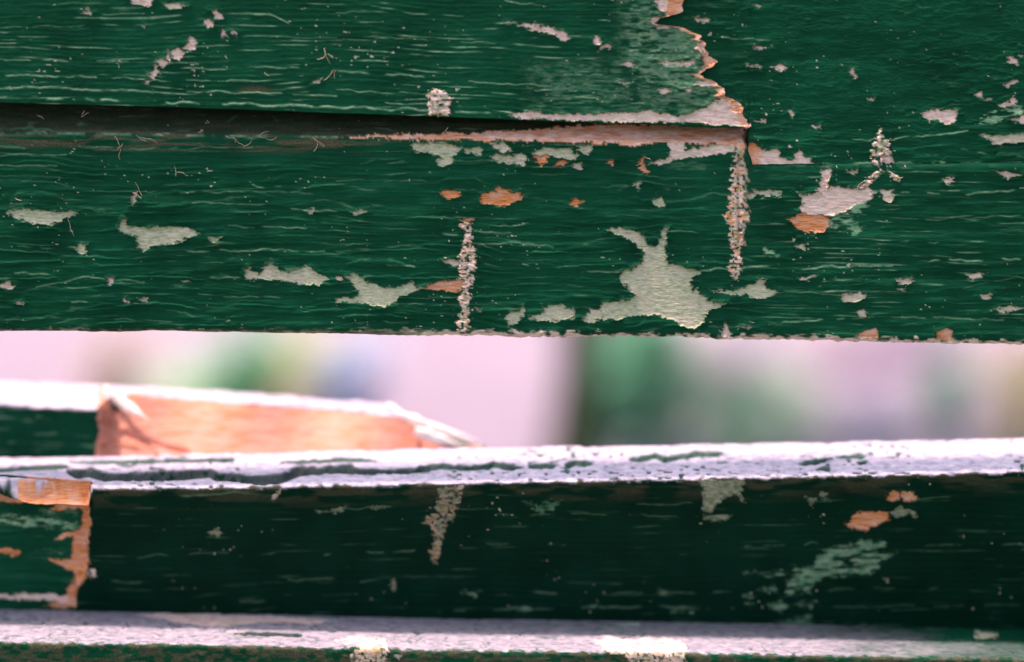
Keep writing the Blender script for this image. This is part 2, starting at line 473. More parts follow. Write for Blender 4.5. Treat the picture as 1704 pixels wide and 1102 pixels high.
UL = [
 pt('P', [(211,-6),(256,-6),(250,12),(238,7),(222,6)]), pt('K', [(272,7),(290,4),(310,12),(285,15)], pink=.4), pt('P', [(134,22),(147,14),(154,24)], pink=.6),
 pt('P', [(351,18),(362,16),(371,33),(358,31)]), pt('P', [(341,38),(347,31),(356,40),(349,48)]), pt('P', [(366,50),(373,49),(379,65),(370,60)]), pt('P', [(382,51),(394,53),(391,61)]),
 pt('P', [(303,80),(310,70),(317,61),(328,73),(323,84)]), pt('P', [(286,88),(297,78),(309,90),(297,101)]), pt('P', [(276,96),(282,88),(288,97),(282,104)]),
 pt('P', [(261,99),(269,96),(281,108),(273,113)]), pt('P', [(245,124),(255,118),(257,107),(266,116),(256,133)]), pt('P', [(239,133),(251,134),(246,141)]),
 pt('P', [(838,38),(870,40),(905,43),(930,50),(948,62),(938,70),(922,58),(893,52),(870,42)]), pt('P', [(989,61),(998,62),(999,73),(987,75)]), pt('P', [(995,77),(1010,75),(1021,80),(998,84)]),
 pt('P', [(1025,106),(1045,101),(1061,108),(1050,113)]), pt('P', [(1093,149),(1110,146),(1119,152),(1100,157)]),
 pt('C', [(714,152),(728,148),(742,154),(753,165),(746,180),(750,193),(718,193),(710,172)], wood=.25, pink=.1, depth=-.9),
 pt('P', [(845,192),(890,184),(905,189),(985,191),(1020,187),(1085,185),(1130,194),(1180,189),(1182,205),(980,201),(870,198)], pink=.85),
 pt('P', [(1030,138),(1048,137),(1042,142)]), pt('P', [(1090,104),(1130,102),(1158,101),(1150,108),(1120,109)]), pt('P', [(1150,139),(1172,132),(1200,138),(1175,144)], pink=.8), pt('P', [(1138,150),(1152,147),(1149,158)]),
 pt('W', [(1112,-8),(1146,-8),(1140,22),(1116,29),(1106,18)], pink=.1), pt('P', [(1086,2),(1112,-6),(1108,18),(1116,28),(1104,20)]), pt('P', [(1078,34),(1096,27),(1108,33),(1100,40),(1118,47),(1095,48)]),
 pt('P', [(1164,66),(1177,67),(1178,92),(1168,98)]), pt('W', [(1176,84),(1190,94),(1210,99),(1204,109),(1172,109),(1166,99)], pink=.3),
 pt('P', [(1166,184),(1190,170),(1199,158),(1214,168),(1232,170),(1236,185),(1246,198),(1252,214),(1225,207),(1195,209),(1160,206),(1130,201),(1130,191)], pink=.9), pt('W', [(1204,160),(1232,168),(1236,188),(1220,184)], pink=.3),
 pt('P', [(236,44),(241,43),(240,47)]), pt('P', [(317,116),(322,115),(322,119)]), pt('P', [(521,137),(528,131),(536,130),(528,138)], pink=.6),
 pt('S', [(1040,8),(1100,-5),(1150,40),(1180,110),(1200,150),(1190,180),(1080,170),(1040,90)], wood=.5, nosplit=True, soft=26, jit=6),
 pt('S', [(880,110),(1040,100),(1060,180),(900,180)], wood=.25, nosplit=True, soft=26, jit=6),
]
UL_LINES = [
 ([(0,99),(110,100),(220,104),(330,107)], 1.3, .6), ([(0,126),(80,127),(160,130)], 1.6, .7), ([(0,146),(100,146),(200,151),(255,154)], 1.8, .75),
 ([(262,152),(340,153),(420,155),(560,160)], 1.5, .8), ([(0,163),(130,165),(260,170),(380,174),(530,178),(700,184),(850,190)], 2.0, 1.0), ([(180,130),(300,134),(420,136)], 1.0, .6),
 ([(370,110),(440,112),(500,115)], 1.3, .8), ([(560,118),(620,122),(730,130)], 1.6, .7), ([(560,150),(640,155),(720,158)], 1.0, .6), ([(640,172),(700,176),(780,178)], 1.3, .7),
 ([(780,136),(900,144),(1040,152)], 1.0, .55), ([(890,150),(960,153)], 1.0, .7), ([(400,22),(450,25),(480,38)], 1.2, .8), ([(150,25),(240,24)], 1.0, .6), ([(840,2),(910,12)], 1.2, .6),
 ([(0,45),(140,42)], .9, .4), ([(600,60),(740,68),(830,72)], 1.0, .45), ([(430,60),(560,64)], .9, .4), ([(560,20),(700,24),(770,28)], 1.0, .4),
]
def f_ul(px, py, seg, patches):
    h, m1, m2 = init(px)
    h, c = grain_smooth(px, py)
    m1[..., 2] = c
    specks(px, py, m1, m2, h, 1, .91, .5)
    # dull bruise near the lower edge
    e = np.exp(-(((px - 425) / 26) ** 2 + ((py - 148) / 5) ** 2) ** 1.5)
    m2[..., 2] = np.maximum(m2[..., 2], e * .8); h -= e * .5
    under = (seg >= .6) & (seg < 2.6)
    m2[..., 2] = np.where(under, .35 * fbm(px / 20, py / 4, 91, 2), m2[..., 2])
    streaks(px, py, h, m1, UL_LINES)
    pid = apply_patches(px, py, h, m1, m2, patches)
    w = ((seg < .9) | (seg > 3.6)) * 1.0
    # raw torn end, worn towards the tear
    d = tear_x(py) - px
    e = sstep(13, 3, d + (fbm(px / 7, py / 5, 93, 3) - .5) * 26)
    m1[..., 1] = np.maximum(m1[..., 1], e); m2[..., 1] = np.where(e > .3, np.clip(.1 + .9 * vn(px / 14, py / 14, 94), 0, 1), m2[..., 1])
    return h * w, m1, m2, pid

# columns run to the tear: the grid is squeezed so that its last columns follow the torn line
upL_bot = [(0, 171), (260, 178), (600, 190), (900, 201), (1240, 211)]
Xl = X_ALL[X_ALL < (1300 - 852) * S]
c_top = curve_points(Xl, Yface(-170, -.001), [(0, -170), (1700, -140)])
c_bot = curve_points(Xl, Yface(185, -.001), upL_bot)
c_bb = c_bot + np.array([0, .019, .002]); c_tb = c_top + np.array([0, .019, 0])
def squeeze(C, n=260):
    C = C.copy(); u, v = project(C)
    return C
nrow = 132
def tear_fix(G):
    u, v = project(G)
    lim = tear_x(v)
    start = 1040.
    m = u > start
    # compress columns between start and the last column (pixel ~1300) to end at the tear
    un = np.where(m, start + (u - start) * (lim - start) / (1299. - start), u)
    dX = (un - u) * S * (DIST + G[..., 1]) / DIST
    G[..., 0] += np.where(m, dX, 0)
    return G

# board() hook for the tear: wrap the row builder by pre-splitting the face in many control curves
def face_rows(a, b, n):
    return [a + (b - a) * (k / n) for k in range(n)]
curv = face_rows(c_top, c_bot, nrow * 2) + [c_bot, c_bb, c_tb]
curv = [tear_fix(c.copy()) for c in curv]
nf = nrow * 2
def f_ul_rows(px, py, seg, patches):
    s = np.where(seg < nf, 0., seg - nf + .0)
    s = np.where(seg < nf - .9, 0., s)
    # 0 face, .5 lower corner, 1.. underside/back/top
    s = np.where(seg >= nf - .6, np.where(seg < nf + .1, .5, seg - nf + 1), s)
    return f_ul(px, py, s, patches)
ul = board('plank', Xl, curv, [1] * nf + [5, 1, 1], [0] * nf + [.0022, .001, .001], f_ul_rows, patches=UL, strip=nf + 6)
ul['label'] = 'upper left plank with torn right end'

# upper right plank, set back a little behind the torn one
UR = [
 pt('P', [(1283,113),(1296,107),(1312,114),(1300,118)]), pt('P', [(1416,118),(1421,112),(1425,128),(1418,132)]), pt('P', [(1532,189),(1545,184),(1590,183),(1595,190),(1588,204),(1575,206),(1560,198),(1545,201)], pink=.95),
 pt('P', [(1621,155),(1635,152),(1638,160),(1628,162)]), pt('P', [(1658,173),(1680,168),(1688,157),(1693,172),(1672,178)]), pt('S', [(1622,207),(1645,190),(1695,176),(1704,186),(1660,202)], wood=1.2), pt('P', [(1683,199),(1720,186),(1720,204),(1690,204)]),
 pt('K', [(1628,223),(1660,225),(1730,221),(1730,234),(1655,241)], pink=.35, curl=.7), pt('T', [(1652,241),(1730,236),(1730,256),(1660,256)], depth=1.6),
 pt('P', [(1674,92),(1685,94),(1693,106),(1680,103)]), pt('P', [(1671,141),(1690,131),(1693,138),(1676,144)]), pt('P', [(1636,166),(1650,162),(1652,168)]), pt('P', [(1443,164),(1456,162),(1452,168)]),
 pt('C', [(1449,280),(1452,245),(1466,211),(1475,236),(1487,262),(1488,280)], wood=.2, pink=0., depth=-1.2), pt('P', [(1467,260),(1484,257),(1486,274),(1468,275)]),
 pt('P', [(1256,200),(1275,198),(1272,206)]), pt('P', [(1352,210),(1365,209),(1360,216)]), pt('P', [(1254,76),(1268,78),(1270,83),(1256,81)]), pt('P', [(1244,108),(1262,107),(1266,113)], pink=.5),
 pt('W', [(1232,245),(1252,238),(1268,247),(1272,262),(1266,280),(1232,280)], pink=.35), pt('P', [(1266,250),(1282,252),(1292,244),(1300,262),(1318,268),(1330,250),(1342,264),(1354,260),(1347,271),(1374,275),(1300,281),(1262,281)]),
 pt('P', [(1250,6),(1262,9),(1262,14)], pink=.3), pt('P', [(1150,28),(1182,31),(1176,37),(1160,35)], pink=.4), pt('P', [(1312,185),(1320,186),(1318,196)], pink=.4),
]
UR_LINES = [([(1240,276),(1400,274),(1560,272),(1704,271)], 2.2, 1.0), ([(1490,230),(1560,226),(1610,220)], 1.3, .9), ([(1200,62),(1280,66)], 1.2, .5), ([(1600,250),(1704,262)], 1.2, .4), ([(1420,232),(1500,230)], 1, .5)]
def f_ur(px, py, seg, patches):
    h, m1, m2 = init(px)
    h, c = grain_crackle(px, py)
    # bigger scaly lips towards the tear and the lower edge
    z = np.clip(sstep(1330, 1180, px) + sstep(170, 260, py) * .8, 0, 1)
    h2, c2 = grain_lips(px, py, 7, 24.)
    h = h * (1 - z * .5) + h2 * z * 1.1 + .8 * (fbm(px / 90, py / 24, 50, 3) - .5)
    m1[..., 2] = c * .7 + c2 * z * .25
    specks(px, py, m1, m2, h, 5, .915, .5)
    streaks(px, py, h, m1, UR_LINES, 40)
    pid = apply_patches(px, py, h, m1, m2, patches)
    w = ((seg < .9) | (seg > 3.6)) * 1.0
    return h * w, m1, m2, pid
X_SPLIT = X_ALL[np.searchsorted(X_ALL, (1241 - 852) * S)]
def upper_right(name, Xr, low, off=.0022):
    r_top = curve_points(Xr, Yface(-170, off), [(0, -170), (1700, -140)])
    r_bot = curve_points(Xr, Yface(low[0][1], off), low)
    n = 300 if low[0][1] > 250 else 250
    return board(name, Xr, [r_top, r_bot, r_bot + np.array([0, .011, .001]), r_top + np.array([0, .011, 0])], [n, 3, 1, 1], [.001, .0012, .001, .001], f_ur, patches=UR, cap=0.)
ur = upper_right('plank', X_ALL[X_ALL >= X_SPLIT], [(1243, 277), (1400, 275), (1704, 272)])
ure = upper_right('plank_end', X_ALL[(X_ALL > (1070 - 852) * S) & (X_ALL <= X_SPLIT + 9 * S)], [(1070, 204), (1250, 208)], .0023)
ure.parent = ur
ur['label'] = 'upper right plank with scaly crackled paint'

# middle plank
MP = [
 # lip under the seam
 pt('W', [(560,228),(700,223),(830,219),(900,214),(1000,208),(1150,206),(1238,210),(1242,243),(1180,240),(1105,238),(1050,241),(1000,238),(900,235),(830,234),(740,232),(640,231)], pink=.55, depth=.25, curl=0),
 pt('K', [(680,240),(700,237),(740,240),(770,245),(760,255),(750,262),(756,270),(735,276),(724,268),(735,262),(715,255),(690,252)]), pt('K', [(770,247),(802,247),(800,257),(775,255)]), pt('K', [(815,238),(840,238),(852,250),(835,253)], pink=.3),
 pt('K', [(811,260),(825,255),(840,259),(870,257),(879,262),(870,276),(855,272),(830,271)], pink=.2), pt('K', [(888,255),(905,245),(950,247),(959,258),(955,266),(935,262),(905,258),(895,262)], pink=.1),
 pt('W', [(889,262),(910,257),(914,268),(900,276)]), pt('W', [(921,275),(930,267),(943,270),(938,277)]), pt('K', [(953,276),(968,269),(969,281)], pink=.5), pt('W', [(1069,261),(1074,274),(1079,288),(1068,291),(1062,278)]), pt('W', [(1009,270),(1023,267),(1018,276)], pink=.6),
 pt('P', [(1078,273),(1095,266),(1115,261),(1112,238),(1140,238),(1141,250),(1176,244),(1240,238),(1236,250),(1178,258),(1140,262),(1100,273)], pink=.75), pt('K', [(958,245),(987,242),(983,252),(978,259)], pink=.4),
 # left part
 pt('K', [(12,350),(40,349),(75,351),(105,354),(120,349),(132,355),(110,363),(85,374),(55,371),(25,363)], curl=.6), pt('K', [(196,382),(206,362),(212,375),(232,380),(250,380),(285,376),(310,381),(331,388),(315,393),(295,403),(260,408),(250,412),(240,417),(230,410),(228,392),(210,388)], curl=1.2, depth=.8),
 pt('K', [(405,456),(415,445),(430,458),(440,445),(447,437),(465,450),(485,453),(500,447),(510,442),(530,455),(548,464),(530,473),(500,473),(470,466),(410,463)], curl=.7, pink=.15), pt('K', [(129,408),(143,406),(141,421),(130,419)]),
 pt('P', [(-6,476),(15,467),(26,478),(12,483)], pink=.6), pt('P', [(177,465),(187,462),(186,473),(180,474)]), pt('K', [(343,397),(369,394),(360,401)]), pt('P', [(218,330),(226,322),(228,333),(221,340)], pink=.4),
 pt('P', [(203,500),(210,498),(212,506)], pink=.9), pt('P', [(232,498),(242,494),(246,502)], pink=.4), pt('P', [(30,503),(40,500),(38,507)], pink=.4), pt('P', [(510,354),(522,345),(518,356)], pink=.5), pt('P', [(556,462),(566,460),(570,467)], pink=1), pt('P', [(302,468),(315,464),(317,470)], pink=.3),
 # centre
 pt('C', [(767,367),(780,364),(786,385),(788,410),(793,430),(790,455),(791,470),(780,480),(783,510),(780,535),(778,553),(762,553),(760,535),(766,515),(762,500),(770,485),(761,465),(765,450),(762,435),(765,420),(772,405),(770,385)], wood=.55, pink=.1, depth=-.55),
 pt('K', [(738,435),(755,429),(767,440),(755,444)], pink=.4), pt('W', [(704,479),(730,470),(750,467),(768,464),(771,483),(745,484),(720,483)]),
 pt('K', [(573,460),(595,454),(605,467),(625,472),(640,480),(665,478),(685,467),(691,475),(706,480),(690,486),(665,492),(658,504),(635,511),(605,504),(560,503),(560,497),(595,495),(600,485),(585,471)], curl=.6),
 pt('K', [(1010,383),(1030,379),(1055,384),(1070,392),(1077,405),(1082,412),(1095,410),(1103,385),(1112,378),(1109,400),(1106,420),(1108,440),(1130,443),(1167,450),(1150,462),(1148,475),(1162,489),(1178,497),(1182,502),(1206,503),(1190,512),(1178,516),(1172,535),(1155,545),(1135,540),(1110,530),(1085,522),(1050,526),(1030,531),(1003,531),(1000,505),(1045,500),(1056,490),(1045,480),(1034,468),(1032,455),(1060,445),(1074,428),(1066,412),(1050,398),(1030,390)], curl=1.0, depth=.8, pink=.12, label='largest bare patch of khaki undercoat'),
 pt('K', [(841,529),(850,519),(862,520),(868,509),(872,522),(855,541),(845,541)], pink=.15), pt('K', [(878,528),(905,520),(903,512),(916,509),(935,507),(957,518),(958,528),(925,533),(895,534)], pink=.15), pt('K', [(970,529),(985,514),(1001,515),(1003,526),(985,536),(975,536)], pink=.15),
 pt('W', [(796,329),(800,321),(815,320),(830,312),(850,317),(870,322),(867,331),(850,336),(840,343),(825,339),(805,339)], pink=0.), pt('W', [(734,323),(745,316),(767,323),(758,329),(740,329)], pink=0.), pt('W', [(947,339),(957,331),(969,334),(958,346)], pink=0.), pt('K', [(581,352),(600,349),(609,352),(590,357)]), pt('K', [(1084,335),(1100,329),(1106,340),(1098,347)]), pt('K', [(1054,307),(1066,302),(1064,314)], pink=.4),
 pt('W', [(765,365),(785,362),(783,371)], pink=.5), pt('P', [(790,512),(800,513),(797,518)], pink=0.),
 # right
 pt('C', [(1225,232),(1241,240),(1238,265),(1244,285),(1240,320),(1250,368),(1239,372),(1237,400),(1233,430),(1232,455),(1226,468),(1215,455),(1213,435),(1220,430),(1216,400),(1211,375),(1203,362),(1213,345),(1213,320),(1218,290),(1221,260)], wood=1., pink=.0, depth=-.4),
 pt('P', [(1324,320),(1345,325),(1368,318),(1380,311),(1400,312),(1420,315),(1432,306),(1457,320),(1445,336),(1425,340),(1405,351),(1380,359),(1350,358),(1330,352),(1337,335)], pink=.85, curl=.8, label='pinkish undercoat patch with torn fibres'), pt('W', [(1313,366),(1330,351),(1347,357),(1376,362),(1379,380),(1360,387),(1340,386),(1323,379)], pink=.15),
 pt('S', [(1376,360),(1410,347),(1432,338),(1445,343),(1418,365),(1402,380),(1380,381)], wood=1.3), pt('S', [(1403,372),(1420,366),(1437,378),(1428,390),(1410,386)], wood=1.1), pt('P', [(1367,285),(1383,281),(1378,305),(1368,326),(1361,315)], pink=.9), pt('C', [(1462,283),(1472,287),(1452,303),(1436,317),(1426,313)], wood=.5), pt('C', [(1476,283),(1484,286),(1500,297),(1496,303),(1482,296)], wood=.3, jit=2),
 pt('P', [(1467,317),(1487,317),(1482,336),(1469,333)], pink=.5), pt('P', [(1652,285),(1680,287),(1700,290),(1675,297)], pink=.8), pt('P', [(1568,298),(1582,294),(1589,303),(1575,307)], pink=.8), pt('P', [(1408,285),(1429,283),(1420,291)], pink=.5),
 pt('P', [(1323,408),(1342,406),(1339,415)], pink=.6), pt('S', [(1266,414),(1282,413),(1295,426),(1280,430)], wood=1.2), pt('P', [(1608,458),(1630,454),(1638,462),(1615,466)], pink=.6), pt('P', [(1399,492),(1415,488),(1439,489),(1432,499),(1415,503),(1401,501)], pink=.5), pt('P', [(1429,518),(1440,516),(1443,527),(1430,528)], pink=.6), pt('P', [(1627,490),(1649,488),(1647,497),(1632,497)], pink=.4), pt('P', [(1491,468),(1516,461),(1519,468),(1500,473)], pink=.5), pt('P', [(1494,480),(1504,477),(1503,486)], pink=.6),
 pt('K', [(1184,482),(1220,486),(1245,475),(1265,472),(1276,482),(1298,483),(1280,494),(1258,496),(1240,488),(1215,491)], curl=.5), pt('W', [(1429,556),(1440,550),(1459,546),(1461,562),(1429,562)], pink=.45, jit=.8), pt('W', [(1559,553),(1575,546),(1584,550),(1584,566),(1560,566)], pink=.35, jit=.8), pt('P', [(1198,558),(1207,535),(1214,548),(1217,558)], pink=.7), pt('P', [(1236,544),(1252,541),(1248,547)], pink=.5), pt('P', [(1317,395),(1324,396),(1321,400)], pink=.6), pt('P', [(1252,480),(1262,462),(1278,466)], pink=.3, jit=3), pt('P', [(1650,515),(1680,508),(1704,512),(1680,520)], pink=.3),
 pt('K', [(1238,320),(1300,318),(1300,325),(1240,328)], pink=.3, jit=4), pt('P', [(1330,462),(1365,455),(1340,466)], pink=.5),
]
MP_LINES = [
 ([(0,222),(120,223),(250,223),(420,228),(560,228)], 1.8, .8), ([(0,245),(60,245)], 1.4, .7), ([(130,243),(200,248),(420,246)], 1.4, .6), ([(0,258),(110,256)], 1.2, .7), ([(0,276),(95,276)], 1.2, .7), ([(300,320),(420,318),(520,322)], 1.6, .5), ([(420,310),(500,314)], 1.3, .8), ([(320,338),(440,342)], 1.2, .6),
 ([(485,346),(560,352)], 1.3, .8), ([(380,377),(510,381)], 1.3, .8), ([(310,418),(420,416),(540,420)], 1.4, .7), ([(30,412),(130,412),(200,422)], 1.5, .8), ([(25,452),(90,458)], 1.6, .7), ([(60,478),(140,462),(240,470)], 1.4, .6), ([(120,503),(180,501)], 1.2, .8), ([(330,488),(420,495),(500,498)], 1.2, .7), ([(350,463),(410,462)], 1.5, .6),
 ([(560,420),(640,412),(760,404)], 1.6, .35), ([(790,408),(850,403),(920,412)], 1.8, .5), ([(790,385),(850,388)], 2.0, .6), ([(720,388),(770,392)], 2.2, .6), ([(840,375),(880,373)], 1.4, .8), ([(600,270),(700,268),(820,268)], 1.3, .5), ([(560,302),(690,300),(760,303)], 1.2, .4), ([(645,440),(690,444)], 1.4, .8), ([(870,440),(960,452),(1010,453),(1034,452)], 1.3, .8),
 ([(1165,450),(1240,445),(1290,441),(1330,446),(1480,441),(1560,434),(1640,434),(1704,430)], 1.8, .95), ([(1280,537),(1360,533),(1440,530)], 1.4, .8), ([(1500,528),(1600,530),(1704,533)], 1.6, .6), ([(1330,480),(1365,476)], 1.6, .8), ([(1480,404),(1560,402)], 1.2, .5), ([(1500,320),(1534,322),(1580,324),(1704,318)], 1.6, .8), ([(1400,402),(1420,400)], 1.4, .8), ([(1540,366),(1704,358)], 1.2, .5), ([(1440,350),(1500,346)], 1.2, .5), ([(1560,495),(1640,470),(1704,462)], 1.2, .3),
 ([(1290,486),(1420,493)], 1.2, .4), ([(1180,545),(1300,540)], 1.2, .4), ([(0,532),(150,530),(300,535)], 1.2, .4), ([(560,532),(700,536)], 1.2, .4),
]
def f_mp(px, py, seg, patches):
    h, m1, m2 = init(px)
    h, c = grain_lips(px, py)
    hs, cs = grain_smooth(px, py, 3)
    z = sstep(1230, 1300, px) * .65
    h = h * (1 - z) + hs * z * 1.2; c = c * (1 - z) + cs * z
    h = h + 1.3 * (fbm(px / 130, py / 20, 60, 3) - .5)
    m1[..., 2] = c
    specks(px, py, m1, m2, h, 9, .915, .5)
    # brown grime under the seam on the left
    top = np.interp(px, [0, 1240], [222, 236])
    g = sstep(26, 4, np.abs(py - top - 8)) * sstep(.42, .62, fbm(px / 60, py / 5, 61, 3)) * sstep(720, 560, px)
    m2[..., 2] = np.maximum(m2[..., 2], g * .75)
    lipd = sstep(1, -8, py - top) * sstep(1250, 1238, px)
    m2[..., 2] = np.maximum(m2[..., 2], lipd * (.1 + .3 * fbm(px / 30, py / 5, 62, 2))); m2[..., 3] = np.maximum(m2[..., 3], lipd * .9)  # shade inside the seam gap put into the colour, over some grime
    # swelling of the paint above the curled flake on the left, a hollow beside the large patch
    h += 1.3 * np.exp(-(((px - 255) / 75) ** 2 + ((py - 352) / 22) ** 2)) - 1.0 * np.exp(-(((px - 1056) / 12) ** 2 + ((py - 428) / 12) ** 2))
    # worn lower arris, its backlit brightness put into the paler colour
    bot = np.interp(px, [0, 700, 1130, 1704], [545, 549, 555, 566])
    wear = sstep(-1, 5, py - bot + (fbm(px / 12, py / 5, 63, 3) - .5) * 16) * (seg < 4.6)
    pale = sstep(640, 760, px) * .95 + .15 + .35 * (fbm(px / 30, py / 3, 64, 2) - .3)
    wear = wear * np.clip(pale * 1.3 - .25 * sstep(.55, .7, fbm(px / 18, py / 2.5, 65, 2)), 0, 1)
    m1[..., 0] = np.maximum(m1[..., 0], wear); m2[..., 1] = np.where(wear > .2, .35 + .5 * sstep(660, 800, px), m2[..., 1])
    gr = sstep(0, 5, py - bot) * sstep(740, 640, px) * fbm(px / 20, py / 3, 66, 3)
    m2[..., 2] = np.maximum(m2[..., 2], gr * 1.2)
    h += wear * (fbm(px / 8, py / 4, 67, 2) - .5) * 1.4
    streaks(px, py, h, m1, MP_LINES, 90, .75)
    pid = apply_patches(px, py, h, m1, m2, patches)
    # dark split down the middle of the vertical joint
    d = line_d(px, py, [(1229, 262), (1228, 330), (1230, 400)])
    h -= 1.6 * np.exp(-(d / 2.4) ** 2) * vn(px / 5, py / 20, 68)
    w = (seg < 4.4) * 1.0
    return h * w, m1, m2, pid
# top edge: bevelled lip below the seam on the left, tucked tight under the upper right plank on the right
Xm = X_ALL
um = Xm / S + 852
left = sstep(1252, 1238, um)
Ya = Yface(230, .0016) + 0 * Xm
m_face = curve_points(Xm, Ya + (1 - left) * -.0008, [(0, 221), (420, 226), (830, 232), (1238, 240), (1252, 277), (1704, 274)])
m_lip = curve_points(Xm, Ya + .021 * left + .0015 * (1 - left), [(0, 150), (600, 168), (1238, 196), (1252, 272), (1704, 269)])
m_back = m_lip + np.array([0, .001, .001]) + np.array([0, .011, 0]) * (1 - left)[:, None]
m_bot = curve_points(Xm, Yface(549, .0016), [(0, 543), (300, 546), (700, 552), (1130, 554), (1400, 562), (1704, 566)])
m_ch = curve_points(Xm, Yface(560, .0042), [(0, 550), (300, 552), (700, 559), (1130, 561), (1400, 569), (1704, 573)])
m_bb = m_ch + np.array([0, .011, .003])
mp = board('plank', Xm, [m_lip, m_face, m_bot, m_ch, m_bb, m_back], [40, 226, 7, 3, 1, 1], [.001, .0022, .001, .0008, .001, .001], f_mp, patches=MP)
mp['label'] = 'lower full length plank with vertical cracks and bare patches'
for o in (ul, ur, mp): hang(o, panel)

